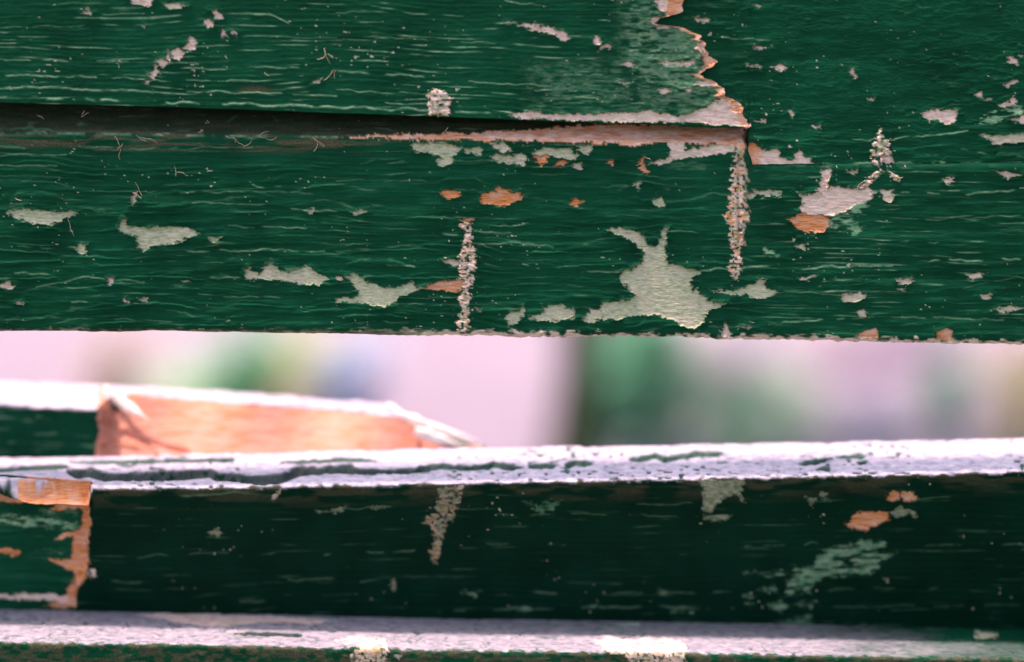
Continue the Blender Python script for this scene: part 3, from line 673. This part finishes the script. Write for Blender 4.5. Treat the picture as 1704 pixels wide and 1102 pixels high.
# ------------------------------------------------------------------ the lower rail
RT = [
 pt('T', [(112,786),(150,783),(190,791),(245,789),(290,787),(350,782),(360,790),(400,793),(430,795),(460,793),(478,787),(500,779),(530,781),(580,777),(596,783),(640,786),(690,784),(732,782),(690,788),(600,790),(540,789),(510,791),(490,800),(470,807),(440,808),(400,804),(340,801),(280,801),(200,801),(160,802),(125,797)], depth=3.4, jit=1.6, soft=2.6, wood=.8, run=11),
 pt('T', [(696,782),(715,776),(740,773),(760,777),(800,776),(816,771),(812,783),(780,786),(730,782)], depth=2.6), pt('T', [(806,780),(822,769),(840,775),(867,779),(850,787),(815,787)], depth=2.6), pt('T', [(942,776),(957,768),(975,771),(987,772),(970,783),(950,782)], depth=2.2), pt('T', [(880,776),(890,774),(922,777),(915,783),(885,781)], depth=1.4),
 pt('T', [(1050,766),(1075,760),(1090,756),(1105,763),(1135,757),(1165,753),(1199,754),(1190,765),(1170,775),(1140,777),(1105,772),(1070,771)], depth=2.8), pt('T', [(1328,773),(1350,770),(1375,764),(1382,766),(1360,775),(1335,776)], depth=1.8), pt('T', [(1390,762),(1430,759),(1437,763),(1400,766)], depth=1.5), pt('T', [(1361,783),(1380,781),(1379,787)], depth=1.5), pt('T', [(1428,771),(1444,769),(1439,775)], depth=1.5),
 pt('T', [(118,771),(200,769),(300,767),(388,766),(386,769),(300,771),(200,773)], depth=1.5, jit=1), pt('T', [(-20,784),(60,779),(110,777),(110,780),(40,785),(-20,789)], depth=1.4, jit=1), pt('T', [(470,771),(520,767),(600,765),(625,768),(560,771),(500,774)], depth=.8, jit=1.5),
 # front face: lower amt and wood put the rail's shade into the patches
 pt('C', [(730,812),(765,806),(772,811),(762,835),(758,860),(745,870),(740,885),(735,905),(728,937),(717,937),(714,920),(722,900),(720,880),(703,865),(722,855),(728,835)], wood=.6, pink=-.5, depth=-.2, amt=.42), pt('K', [(1168,798),(1237,798),(1233,820),(1236,836),(1222,822),(1195,835),(1183,853),(1171,851),(1171,830)], pink=0., jit=3.5, amt=.45), pt('K', [(1168,858),(1216,857),(1211,865),(1173,867)], amt=.45),
 pt('S', [(868,830),(895,843),(908,836),(932,833),(922,852),(898,854)], wood=0.52),
 pt('W', [(1407,871),(1425,855),(1440,849),(1460,851),(1480,856),(1476,866),(1450,877),(1443,882),(1425,881)], pink=.15, depth=1.0), pt('K', [(1474,853),(1500,844),(1526,850),(1524,863),(1515,855),(1490,859)], pink=.3, jit=3, amt=.45), pt('W', [(1476,822),(1490,817),(1498,825),(1490,834),(1478,833)], pink=.2), pt('W', [(1500,820),(1520,817),(1528,828),(1515,837),(1502,830)], pink=.4), pt('K', [(1364,817),(1376,821),(1374,829),(1364,826)], pink=.3, amt=.45), pt('K', [(1338,827),(1356,832),(1350,839)], amt=.45),
 pt('S', [(1385,910),(1420,904),(1450,897),(1477,901),(1466,920),(1492,920),(1466,931),(1461,946),(1445,956),(1410,956),(1380,961),(1350,976),(1345,987),(1310,992),(1308,975),(1330,950),(1355,940),(1370,920)], wood=0.71), pt('S', [(1238,954),(1300,949),(1347,941),(1320,956),(1290,961)], wood=0.68), pt('S', [(1263,981),(1285,974),(1292,986)], wood=0.68), pt('S', [(1278,1011),(1300,997),(1314,1010),(1300,1021)], wood=0.68), pt('S', [(1318,1006),(1357,999),(1352,1011)], wood=0.60), pt('S', [(1286,1036),(1352,1024),(1348,1042)], wood=0.52), pt('S', [(1234,990),(1255,988),(1256,1006),(1238,1006)], wood=0.60), pt('S', [(1366,832),(1380,828),(1378,838)], wood=0.60),
 pt('K', [(344,885),(360,879),(377,886),(360,894)], pink=.2, amt=.45), pt('P', [(451,831),(460,819),(468,815),(462,828)]), pt('P', [(147,950),(158,947),(159,960),(150,962)]), pt('K', [(652,965),(657,962),(658,982),(652,982)], pink=.4, amt=.45), pt('P', [(1598,892),(1604,891),(1604,897)]), pt('P', [(1470,963),(1477,961),(1476,967)]), pt('P', [(764,806),(773,805),(770,816),(762,816)]),
 pt('K', [(522,850),(560,846),(580,843),(575,848),(530,854)], jit=3, amt=.45), pt('K', [(615,843),(640,842),(652,844),(625,847)], amt=.45), pt('S', [(850,1014),(882,1010),(885,1018),(858,1021)], wood=0.68), pt('S', [(1095,985),(1110,983),(1110,990)], wood=0.60), pt('S', [(1115,1012),(1160,1008),(1150,1018),(1120,1020)], wood=0.60), pt('S', [(980,1008),(995,1005),(994,1014)], wood=0.60), pt('S', [(770,986),(800,984),(788,992)], wood=0.68),
 # broken left end
 pt('W', [(28,799),(152,799),(150,815),(147,830),(150,870),(147,895),(128,902),(134,872),(128,861),(78,864),(90,855),(-30,850),(-30,834),(35,830),(46,828),(32,808)], pink=.1, jit=2.2, depth=.2, label='splintered orange wood at the broken left end'), pt('W', [(130,893),(147,893),(147,940),(141,965),(127,977),(127,1012),(104,1014),(75,1011),(105,1000),(112,985),(125,965),(118,956),(90,946),(80,940),(118,940),(115,925),(120,905),(88,911),(100,901)], pink=.2, jit=2.0, depth=.2),
 pt('W', [(-20,924),(10,923),(33,928),(24,934),(-20,930)], pink=0.), pt('P', [(-30,816),(30,815),(32,820),(-30,821)], jit=1.), pt('P', [(-30,993),(60,994),(112,997),(110,1004),(40,1001),(-30,999)], pink=.9),
 pt('S', [(-30,872),(60,876),(126,884),(124,892),(40,890),(-30,884)], wood=1.), pt('S', [(60,862),(120,860),(130,875),(80,876)], wood=0.38), pt('S', [(60,926),(110,924),(105,932)], wood=0.52),
]
RT_LINES = [([(540,922),(620,918),(690,916)], 1.4, .6), ([(600,968),(660,963),(760,964)], 1.2, .35), ([(400,925),(470,918)], 1.4, .4), ([(230,926),(380,920)], 1.3, .3), ([(480,965),(560,963)], 1.8, .4), ([(180,968),(290,966)], 1.6, .35), ([(400,1000),(460,1000)], 1.8, .4), ([(730,1018),(840,1014),(960,1012),(1100,1010),(1220,1012)], 1.8, .5), ([(1240,910),(1360,905)], 1.4, .4), ([(1380,980),(1560,978)], 1.3, .35), ([(1540,908),(1590,906),(1704,905)], 1.3, .4),
 ([(810,905),(940,908)], 1.3, .35), ([(880,985),(925,988)], 1.8, .45), ([(1020,988),(1130,986),(1200,986)], 1.3, .4), ([(830,857),(1000,855),(1160,860)], 1.2, .35), ([(300,824),(420,820)], 1.8, .5), ([(1060,840),(1160,838)], 1.2, .3), ([(540,848),(640,842)], 1.2, .5), ([(1380,1010),(1600,1008),(1704,1004)], 1.3, .35), ([(1300,1033),(1500,1040)], 1.3, .3), ([(1500,835),(1600,824)], 1.2, .4)]
REC = [(790, 156), (815, 149), (860, 147), (880, 151), (900, 142), (940, 147), (960, 141), (975, 127), (1020, 126)]
ry = np.array([r[0] for r in REC], float); rx = np.array([r[1] for r in REC], float)
def f_rail(px, py, seg, patches):
    h, m1, m2 = init(px)
    ph = py / 11. + 2.4 * vn(px / 260, py / 60, 71) + .3 * vn(px / 50, py / 12, 72)
    L, f = lips(ph, .25)
    h = L * .16 + .26 * (fbm(px / 80, py / 6, 73, 3) - .5) + .08 * (fbm(px / 10, py / 4, 74, 2) - .5)
    m1[..., 2] = np.exp(-((f - .2) / .12) ** 2) * sstep(.62, .8, fbm(px / 60, py / 6, 75, 3)) * .15
    specks(px, py, m1, m2, h, 13, .94, .5)
    edge = np.interp(px, [0, 150, 400, 800, 1240, 1704], [800, 813, 812, 804, 797, 786])
    top = sstep(2.5, -2.5, py - edge + (fbm(px / 14, py / 6, 76, 3) - .5) * 11)
    # top: sky sheen put into the colour as white, with shallow flaking
    fl = fbm(px / 40, py / 3.2, 77, 3)
    step_ = sstep(.50, .53, fl)
    sp2 = sstep(.68, .74, vn(px / 9, py / 2.6, 78) * .7 + fbm(px / 30, py / 4, 79, 2) * .3) * sstep(.35, .6, vn(px / 160, py / 60, 80))
    ht = .5 * step_ + .30 * (fbm(px / 14, py / 3.2, 81, 3) - .5) - sp2 * .8
    h = h * (1 - top) + ht * top
    m2[..., 0] = np.clip(top * (1 - .9 * sp2), 0, 1)
    m1[..., 2] *= 1 - top; m1[..., 0] *= 1 - top
    # damp brown film just under the arris
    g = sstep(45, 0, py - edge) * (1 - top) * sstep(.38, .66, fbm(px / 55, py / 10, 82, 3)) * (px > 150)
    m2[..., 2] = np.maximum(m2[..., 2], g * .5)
    # broken left end: the outer layer is gone up to the torn line
    rec = sstep(4, -4, px - np.interp(py, ry, rx) + (fbm(px / 7, py / 5, 83, 3) - .5) * 14) * sstep(-2, 3, py - 800)
    inner = -10.0 + 8.5 * np.clip((py - 800) / 210, 0, 1) + .9 * (fbm(px / 60, py / 7, 84, 3) - .5) * 2
    streaks(px, py, h, m1, RT_LINES, 180, .7)
    m2[..., 3] = (1 - top) * (1 - rec) * .85  # shade of the down-tilted face put into the colour, except the broken end
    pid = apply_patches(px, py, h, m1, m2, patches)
    h = h + rec * inner
    w = ((seg < 2.6)) * 1.0
    return h * w, m1, m2, pid
Xw = X_ALL
FT = .062                                     # rail depth
r_back = curve_points(Xw, -.004 + FT, [(0, 762), (400, 754), (790, 745), (1200, 739), (1704, 730)])
r_front = curve_points(Xw, .001, [(0, 802), (150, 814), (400, 812), (800, 804), (1240, 796), (1704, 785)])
r_low = curve_points(Xw, .036, [(0, 1024), (600, 1032), (1240, 1043), (1704, 1052)])
r_lowb = r_low + np.array([0, FT * .9, -.004])
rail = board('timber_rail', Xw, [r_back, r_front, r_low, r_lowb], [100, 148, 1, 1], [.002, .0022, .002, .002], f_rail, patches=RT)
tag(rail, 'green rail with shade and white sky sheen painted on, flaking top and splintered left end', 'rail')

# ------------------------------------------------------------------ the bottom ledge
LG = [
 pt('P', [(225,1023),(300,1020),(420,1026),(547,1032),(530,1038),(440,1036),(350,1044),(300,1036)], pink=1., jit=1.5, depth=.2),
 pt('P', [(553,1066),(595,1059),(640,1064),(648,1080),(622,1086),(588,1076)], depth=-.4, pink=1., amt=.5), pt('P', [(988,1071),(1010,1060),(1050,1067),(1085,1062),(1140,1068),(1145,1086),(1060,1088),(1010,1086)], depth=-.5, pink=1., amt=.5),
 pt('T', [(390,1055),(430,1054),(500,1058),(498,1060),(420,1057)], depth=1.2, jit=1.2, soft=.8, wood=1., nosplit=True), pt('S', [(905,1032),(935,1034),(930,1045),(908,1043)], wood=1.), pt('S', [(1003,1034),(1060,1035),(1066,1047),(1010,1046)], wood=1.), pt('S', [(545,1031),(578,1028),(570,1038),(550,1040)], wood=.8),
 pt('C', [(588,1080),(645,1078),(640,1120),(592,1120)], wood=.6, pink=.0, jit=5), pt('C', [(1042,1088),(1140,1086),(1136,1120),(1046,1120)], wood=.6, pink=-.1, jit=5), pt('K', [(658,1092),(668,1088),(664,1098)], pink=.7),
 pt('K', [(1622,1053),(1660,1052),(1658,1062),(1626,1062)], pink=0.),
]
def f_ledge(px, py, seg, patches):
    h, m1, m2 = init(px)
    edge = np.interp(px, [0, 300, 700, 1240, 1704], [1068, 1072, 1081, 1088, 1096])
    top = sstep(2, -2, py - edge + (fbm(px / 10, py / 4, 101, 3) - .5) * 8)
    sp2 = sstep(.66, .74, vn(px / 12, py / 2.4, 102) * .6 + fbm(px / 40, py / 4, 103, 2) * .4)
    crk = sstep(.03, .0, np.abs(fbm(px / 60, py / 6, 104, 3) - .5)) * sstep(.4, .6, fbm(px / 90, py / 20, 105, 2))
    ht = .35 * (fbm(px / 30, py / 3, 106, 3) - .5) + .18 * (fbm(px / 5, py / 2, 107, 2) - .5) - .25 * sp2 - .9 * crk
    hf = .7 * (fbm(px / 12, py / 6, 108, 3) - .5)
    h = ht * top + hf * (1 - top)
    fade = .70 - .58 * sstep(1250, 1680, px + 160 * (fbm(px / 60, py / 12, 110, 2) - .5)) - .25 * sstep(600, 1000, px) * sstep(18, 40, edge - py)
    m2[..., 0] = np.clip(top * (1 - .35 * sp2) * (1 - .8 * crk) * fade, 0, 1)
    m2[..., 2] = (1 - top) * sstep(.36, .62, fbm(px / 14, py / 6, 109, 3)) * .7
    pid = apply_patches(px, py, h, m1, m2, patches)
    return h * (seg < 2.6), m1, m2, pid
l_back = curve_points(Xw, .038, [(0, 1012), (150, 1015), (600, 1025), (1240, 1035), (1704, 1045)])
l_front = curve_points(Xw, -.028, [(0, 1069), (300, 1073), (700, 1082), (1240, 1089), (1704, 1097)])
l_low = curve_points(Xw, -.024, [(0, 1330), (1704, 1350)])
l_lb = l_low + np.array([0, .05, 0])
ledge = board('timber_ledge', Xw, [l_back, l_front, l_low, l_lb], [44, 110, 1, 1], [.001, .002, .002, .002], f_ledge, patches=LG)
tag(ledge, 'pale lavender topped timber ledge running along the bottom under the dark rail', 'ledge')

# ------------------------------------------------------------------ the broken board behind the rail
YB = .072
BB = [pt('W', [(163,640),(163,690),(167,720),(160,745),(165,800),(800,800),(800,742),(745,748),(735,738),(690,722),(700,712),(668,696),(600,688),(500,682),(400,672),(300,664),(210,655),(215,668),(190,690)], pink=.66, vary=.15, jit=1.5, depth=0, curl=0, soft=2, label='pale orange fresh fracture face')]
BB[0]['name'] = 'fracture_face'
def f_bb(px, py, seg, patches):
    h, m1, m2 = init(px)
    h, c = grain_smooth(px, py, 9)
    m1[..., 2] = c
    e = np.interp(px, [0, 160, 200, 600, 790], [675, 684, 670, 684, 740])
    top = sstep(3, -3, py - e + (fbm(px / 16, py / 6, 121, 2) - .5) * 6)
    m2[..., 0] = top; m1[..., 2] *= 1 - top
    h = h + top * (fbm(px / 30, py / 4, 122, 3) - .5) * 2.0
    pid = apply_patches(px, py, h, m1, m2, patches)
    raw = m1[..., 1]
    h = h + raw * ((fbm(px / 120, py / 14, 123, 3) - .5) * .8)
    for pl, d, w in (([(172, 702), (195, 707)], 1.6, 6), ([(206, 722), (235, 731), (275, 745), (310, 753)], 2.4, 5), ([(168, 740), (230, 752)], 1., 4)):
        h -= raw * d * np.exp(-(line_d(px, py, pl) / w) ** 2)
    return h * (seg < 2.6), m1, m2, pid
Xb = np.concatenate([np.arange(-2300, -60, 40.), np.arange(-60, 806, 2.2)])
ub = Xb.copy(); Xb = (Xb - W_PX / 2) * S * (DIST + YB) / DIST
brk = sstep(158, 176, ub + 3 * np.sin(ub))
tipw = sstep(560, 792, ub)                       # 0 full board ... 1 tip
Yfr = YB + brk * .027 + .006 * np.sin(ub / 37.) * brk * (1 - tipw)
Ybk = YB + .046 - .012 * tipw
b_bk = curve_points(Xb, Ybk, [(0, 633), (200, 641), (400, 652), (600, 668), (655, 675), (690, 695), (735, 716), (770, 722), (785, 728), (800, 738)])
b_fr = curve_points(Xb, Yfr, [(0, 673), (158, 681), (176, 664), (210, 656), (300, 664), (400, 669), (600, 683), (668, 693), (700, 712), (690, 716), (735, 733), (770, 740), (800, 746)])
b_lo = curve_points(Xb, YB + .001 + .02 * tipw, [(0, 790), (600, 790), (740, 775), (800, 756)])
b_lb = curve_points(Xb, Ybk, [(0, 790), (600, 790), (740, 770), (800, 752)])
bb = board('broken_board', Xb, [b_bk, b_fr, b_lo, b_lb], [22, 56, 1, 1], [.0015, .0012, .001, .001], f_bb, patches=BB)
tag(bb, 'snapped board behind the rail with pale orange fracture tapering to a splintered tip', 'board')

FR = NT('fresh_fractured_wood')
FR.link(FR.ramp(FR.noise(9, FR.coords((9, 9, 60)), 5, .5), [(.3, (.56, .19, .10)), (.5, (.62, .26, .205)), (.7, (.66, .31, .27))]), FR.b.inputs['Base Color'])
FR.b.inputs['Roughness'].default_value = .8
FR.b.inputs['Specular IOR Level'].default_value = .1
FR.bump(FR.noise(14, FR.coords((10, 10, 110)), 5), .35, .0006)
for ch in bb.children:
    if ch.name.startswith('fracture_face'):
        ch.data.materials.clear(); ch.data.materials.append(FR.m)
SPL = NT('splintered_bare_wood')
SPL.link(SPL.ramp(SPL.noise(20, SPL.coords((8, 60, 60)), 5), [(.3, (.72, .56, .54)), (.6, (.88, .80, .80))]), SPL.b.inputs['Base Color'])
SPL.b.inputs['Roughness'].default_value = .7
SPL = SPL.m
def splinter(a, b, w, Ya, Yb, parent, seed=0):
    rnd = random.Random(seed)
    A = point_at(*a, Ya); B = point_at(*b, Yb)
    ax = B - A; L = np.linalg.norm(ax); ax /= L
    n1 = np.cross(ax, [0, 1, 0]); n1 /= np.linalg.norm(n1); n2 = np.cross(ax, n1)
    V = []; m = 9; k = 7
    for i in range(m):
        t = i / (m - 1); r = w * (1 - .88 * t ** 1.6) * (.82 + .3 * rnd.random())
        for j in range(k):
            an = 2 * math.pi * j / k
            rr = r * (.75 + .5 * rnd.random())
            V.append(A + ax * L * t + n1 * rr * math.cos(an) + n2 * rr * .55 * math.sin(an))
    F = [[i * k + j, i * k + (j + 1) % k, (i + 1) * k + (j + 1) % k, (i + 1) * k + j] for i in range(m - 1) for j in range(k)]
    return new_mesh('splinter', np.array(V), np.array(F), SPL, smooth=False, parent=parent)
splinter((172, 650), (246, 698), .0042, YB + .020, YB + .008, bb, 1)
splinter((655, 690), (792, 735), .0036, YB + .028, YB + .024, bb, 3)
splinter((690, 718), (778, 746), .0034, YB + .020, YB + .018, bb, 4)
splinter((640, 682), (745, 722), .0040, YB + .032, YB + .030, bb, 5)

# ------------------------------------------------------------------ ground and blurred planting beyond
E = NT('dark_earth_and_turf')
E.link(E.ramp(E.noise(3, E.coords(), 6, .6), [(.3, (.03, .05, .02)), (.7, (.08, .09, .045))]), E.b.inputs['Base Color'])  # ground near the boards is unseen; made dark to cut bounce on the rail
E.b.inputs['Roughness'].default_value = .95
E.bump(E.noise(40, E.coords(), 5), .6, .02)
G = NT('pale_paving')
G.link(G.ramp(G.noise(1.2, G.coords(), 6, .6), [(.3, (.165, .135, .185)), (.5, (.205, .165, .23)), (.7, (.245, .195, .27))]), G.b.inputs['Base Color'])
G.b.inputs['Roughness'].default_value = .85
G.bump(G.noise(60, G.coords(), 5), .4, .01)
bm = bmesh.new()
bmesh.ops.create_grid(bm, x_segments=40, y_segments=40, size=90)
me = bpy.data.meshes.new('ground'); bm.to_mesh(me); bm.free(); me.materials.append(E.m)
go = bpy.data.objects.new('ground', me); COL.objects.link(go); tag(go, kind='structure')

me = bpy.data.meshes.new('path')
me.from_pydata([(-60, 2.2, .004), (60, 2.2, .004), (60, 11, .004), (-60, 11, .004)], [], [(0, 1, 2, 3)]); me.materials.append(G.m)
po = bpy.data.objects.new('path', me); COL.objects.link(po); tag(po, kind='structure')

def leaf_mat(name, c1, c2):
    T = NT(name)
    T.link(T.ramp(T.noise(30, T.coords(), 3), [(.3, c1), (.7, c2)]), T.b.inputs['Base Color'])
    T.b.inputs['Roughness'].default_value = .6
    tr_ = T.n.new('ShaderNodeBsdfTranslucent'); mx = T.n.new('ShaderNodeMixShader'); mx.inputs[0].default_value = .55
    T.link(T.b.inputs['Base Color'].links[0].from_socket, tr_.inputs['Color'])
    T.link(T.b.outputs[0], mx.inputs[1]); T.link(tr_.outputs[0], mx.inputs[2])
    T.link(mx.outputs[0], T.n['Material Output'].inputs['Surface'])
    return T.m
LM = dict(green=leaf_mat('leaf_green', (.10, .40, .22), (.18, .54, .32)), teal=leaf_mat('leaf_blue_green', (.18, .52, .36), (.30, .66, .48)), olive=leaf_mat('leaf_olive', (.56, .74, .58), (.66, .82, .66)),
          cream=leaf_mat('leaf_straw', (.66, .60, .36), (.82, .74, .50)), blue=leaf_mat('leaf_grey_blue', (.44, .54, .72), (.56, .64, .82)), mauve=leaf_mat('leaf_mauve', (.52, .42, .38), (.66, .54, .50)), pink=leaf_mat('petal_pink', (.86, .72, .80), (.92, .82, .88)), bark=leaf_mat('bark', (.03, .05, .02), (.08, .10, .04)))
def plant(u, v, w, hgt, key, label, n=520, seed=0, cat='plant', name='leafy_plant', flowers=None):
    rnd = random.Random(seed)
    base = ground_at(u, v)
    root = bpy.data.objects.new(name, None); COL.objects.link(root); root.location = base.tolist()
    tag(root, label, cat, 'blurred plants beyond the gap')
    V = []; F = []
    SV = []; SF = []
    stems = []
    for s in range(7):
        a = rnd.uniform(0, 6.28); r = w * .5 * rnd.uniform(.2, .9)
        stems.append((math.cos(a) * r, math.sin(a) * r * .8, hgt * rnd.uniform(.65, 1.)))
    for (tx_, ty_, tz_) in stems:
        k0 = len(SV)
        for i in range(5):
            t = i / 4
            for j in range(4):
                an = j * math.pi / 2; r = .006 * (1 - .7 * t)
                SV.append((tx_ * t ** 1.4 + r * math.cos(an), ty_ * t ** 1.4 + r * math.sin(an), tz_ * t))
        for i in range(4):
            for j in range(4): SF.append((k0 + i * 4 + j, k0 + i * 4 + (j + 1) % 4, k0 + i * 4 + 4 + (j + 1) % 4, k0 + i * 4 + 4 + j))
    for i in range(n):
        tx_, ty_, tz_ = rnd.choice(stems)
        t = rnd.uniform(.12, 1)
        c = np.array([tx_ * t ** 1.4, ty_ * t ** 1.4, tz_ * t]) + np.array([rnd.gauss(0, w * .11), rnd.gauss(0, w * .10), rnd.gauss(0, .015)])
        if c[2] < .01: c[2] = .01
        L = rnd.uniform(.03, .06); a = rnd.uniform(0, 6.28); el = rnd.uniform(-.5, .9)
        d = np.array([math.cos(a) * math.cos(el), math.sin(a) * math.cos(el), math.sin(el)])
        s = np.cross(d, [0, 0, 1]); s /= np.linalg.norm(s) + 1e-9; up = np.cross(s, d)
        b0 = len(V)
        V += [c, c + d * L * .5 + s * L * .28 + up * L * .08, c + d * L, c + d * L * .5 - s * L * .28 + up * L * .08]
        F.append((b0, b0 + 1, b0 + 2, b0 + 3))
    new_mesh('stem', np.array(SV), np.array(SF), LM['olive'], parent=root)
    new_mesh('foliage', np.array(V), np.array(F), LM[key], smooth=False, parent=root)
    for (du, dz, r) in (flowers or []):
        bm = bmesh.new()
        bmesh.ops.create_icosphere(bm, subdivisions=3, radius=r)
        for vv in bm.verts:
            vv.co *= 1 + .16 * math.sin(vv.co.x / r * 9) * math.sin(vv.co.y / r * 8 + 1) * math.cos(vv.co.z / r * 7)
        m_ = bpy.data.meshes.new('flower_head'); bm.to_mesh(m_); bm.free(); m_.materials.append(LM['pink'])
        o = bpy.data.objects.new('flower_head', m_); COL.objects.link(o); o.parent = root; o.location = (du, -.02, dz)
    return root

plant(395, 760, .20, .24, 'green', 'leafy green plant seen blurred above the broken board', 420, 1)
plant(300, 745, .16, .15, 'olive', 'low olive plant blurred just left of the green plant', 200, 2)
plant(190, 735, .15, .22, 'mauve', 'mauve brown plant blurred above the left end of the broken board', 200, 3)
plant(500, 705, .17, .20, 'cream', 'straw coloured plant blurred right of the green plant', 260, 4)
plant(590, 745, .13, .20, 'blue', 'grey blue plant blurred left of the pale pink ground', 240, 5)
plant(1075, 770, .30, .30, 'teal', 'blue green plant blurred right beside the dark stem', 760, 6)
plant(1000, 765, .12, .26, 'green', 'narrow green plant blurred against the dark stem', 260, 12)
plant(1225, 780, .30, .22, 'olive', 'olive plant with a pale pink bloom above the rail', 480, 7, flowers=[(-.03, .235, .07)])
plant(1330, 745, .15, .14, 'olive', 'small olive plant between the two pale blooms', 70, 8)
plant(1450, 745, .18, .10, 'blue', 'low grey blue plant under the widest pale bloom', 36, 9, flowers=[(-.06, .21, .08), (.02, .225, .085), (.09, .22, .06)])
plant(1575, 715, .13, .14, 'teal', 'blue green plant blurred near the right edge', 130, 10)
plant(1700, 760, .16, .20, 'cream', 'straw coloured plant blurred at the right edge', 260, 11)
# slender trunk
base = ground_at(948, 830)
tr = bpy.data.objects.new('sapling_tree', None); COL.objects.link(tr); tr.location = base.tolist()
tag(tr, 'slender dark olive sapling trunk blurred in the gap', 'tree')
V = []; F = []; k = 12; m = 24
rnd = random.Random(4)
for i in range(m):
    t = i / (m - 1); r = .030 * (1 - .5 * t) * (1 + .5 * max(0, .08 - t) / .08)
    for j in range(k):
        an = 2 * math.pi * j / k
        rr = r * (1 + .14 * rnd.random())
        V.append((rr * math.cos(an) + .03 * math.sin(t * 5), rr * math.sin(an), t * 2.4))
for i in range(m - 1):
    for j in range(k): F.append((i * k + j, i * k + (j + 1) % k, (i + 1) * k + (j + 1) % k, (i + 1) * k + j))
new_mesh('trunk', np.array(V), np.array(F), LM['bark'], parent=tr)
V = []; F = []
for i in range(900):
    c = np.array([rnd.gauss(0, .4), rnd.gauss(0, .4), 2.3 + rnd.gauss(0, .3)])
    L = rnd.uniform(.06, .1); d = np.array([rnd.gauss(0, 1), rnd.gauss(0, 1), rnd.gauss(0, .6)]); d /= np.linalg.norm(d)
    s = np.cross(d, [0, 0, 1]); s /= np.linalg.norm(s) + 1e-9
    b0 = len(V); V += [c, c + d * L * .5 + s * L * .3, c + d * L, c + d * L * .5 - s * L * .3]; F.append((b0, b0 + 1, b0 + 2, b0 + 3))
new_mesh('crown', np.array(V), np.array(F), LM['green'], smooth=False, parent=tr)

# ------------------------------------------------------------------ cobweb threads and dry fibres caught along the seam
CW = NT('dry_fibre')
CW.link(CW.ramp(CW.noise(200, CW.coords(), 2), [(.3, (.30, .17, .11)), (.7, (.66, .50, .42))]), CW.b.inputs['Base Color'])
CW.b.inputs['Roughness'].default_value = .8
rnd = random.Random(21)
V = []; F = []
def thread(pts, r):
    k = 4
    pts = [np.array(p) for p in pts]
    b0 = len(V)
    for i, p in enumerate(pts):
        d = pts[min(i + 1, len(pts) - 1)] - pts[max(i - 1, 0)]; d = d / (np.linalg.norm(d) + 1e-12)
        n1 = np.cross(d, [0, 1, .01]); n1 /= np.linalg.norm(n1) + 1e-12; n2 = np.cross(d, n1)
        for j in range(k):
            a = 2 * math.pi * j / k
            V.append(p + (n1 * math.cos(a) + n2 * math.sin(a)) * r * (1 if 0 < i < len(pts) - 1 else .5))
    for i in range(len(pts) - 1):
        for j in range(k): F.append((b0 + i * k + j, b0 + i * k + (j + 1) % k, b0 + (i + 1) * k + (j + 1) % k, b0 + (i + 1) * k + j))
def wisp(u, v, L, ang, n=7, r=.00011, Y=None, curl=.5):
    p = []; a = ang; y = Yface(v, .0016) - .0011 if Y is None else Y
    for i in range(n):
        p.append(point_at(u, v, y)); y += rnd.uniform(-.0003, .0002)
        u += math.cos(a) * L / n; v += math.sin(a) * L / n; a += rnd.uniform(-curl, curl)
    thread(p, r)
for (u, v, L, a) in ((190, 226, 22, .8), (205, 238, 18, 2.2), (200, 246, 24, 1.4), (232, 228, 40, .25), (375, 226, 26, .6), (392, 232, 22, .9), (405, 244, 24, -.4), (430, 228, 40, .2), (520, 228, 30, .9), (528, 236, 22, 1.3), (62, 192, 16, .5), (135, 195, 18, -.6), (345, 200, 8, 1.5), (225, 303, 30, 1.1), (222, 322, 20, .2), (290, 276, 22, 1.2), (295, 286, 20, .3), (110, 352, 52, 1.57), (25, 330, 14, .4), (540, 80, 34, 1.6), (545, 90, 14, .3), (536, 96, 12, 2.4), (556, 116, 30, 2.4), (440, 120, 12, 1.2), (330, 220, 10, .1), (260, 222, 14, .3), (735, 222, 18, -.4), (1070, 262, 24, 1.6), (1375, 290, 34, 1.3), (1440, 300, 34, 2.5), (1484, 288, 26, .6), (1400, 330, 30, 2.6), (655, 962, 20, 1.4)):
    Yv = None
    if v > 900: Yv = -.001 + .036 * (v - 800) / 230 - .0018
    elif v < 175: Yv = Yface(v, -.001) - .0008
    wisp(u, v, L, a, Y=Yv)
    if rnd.random() < .5: wisp(u + rnd.uniform(-6, 6), v + rnd.uniform(-4, 4), L * .6, a + rnd.uniform(-1, 1), Y=Yv)
cw = new_mesh('dry_fibres', np.array(V), np.array(F), CW.m)
tag(cw, 'thin dry fibres and cobweb threads caught on the painted planks', 'fibres', kind='stuff')
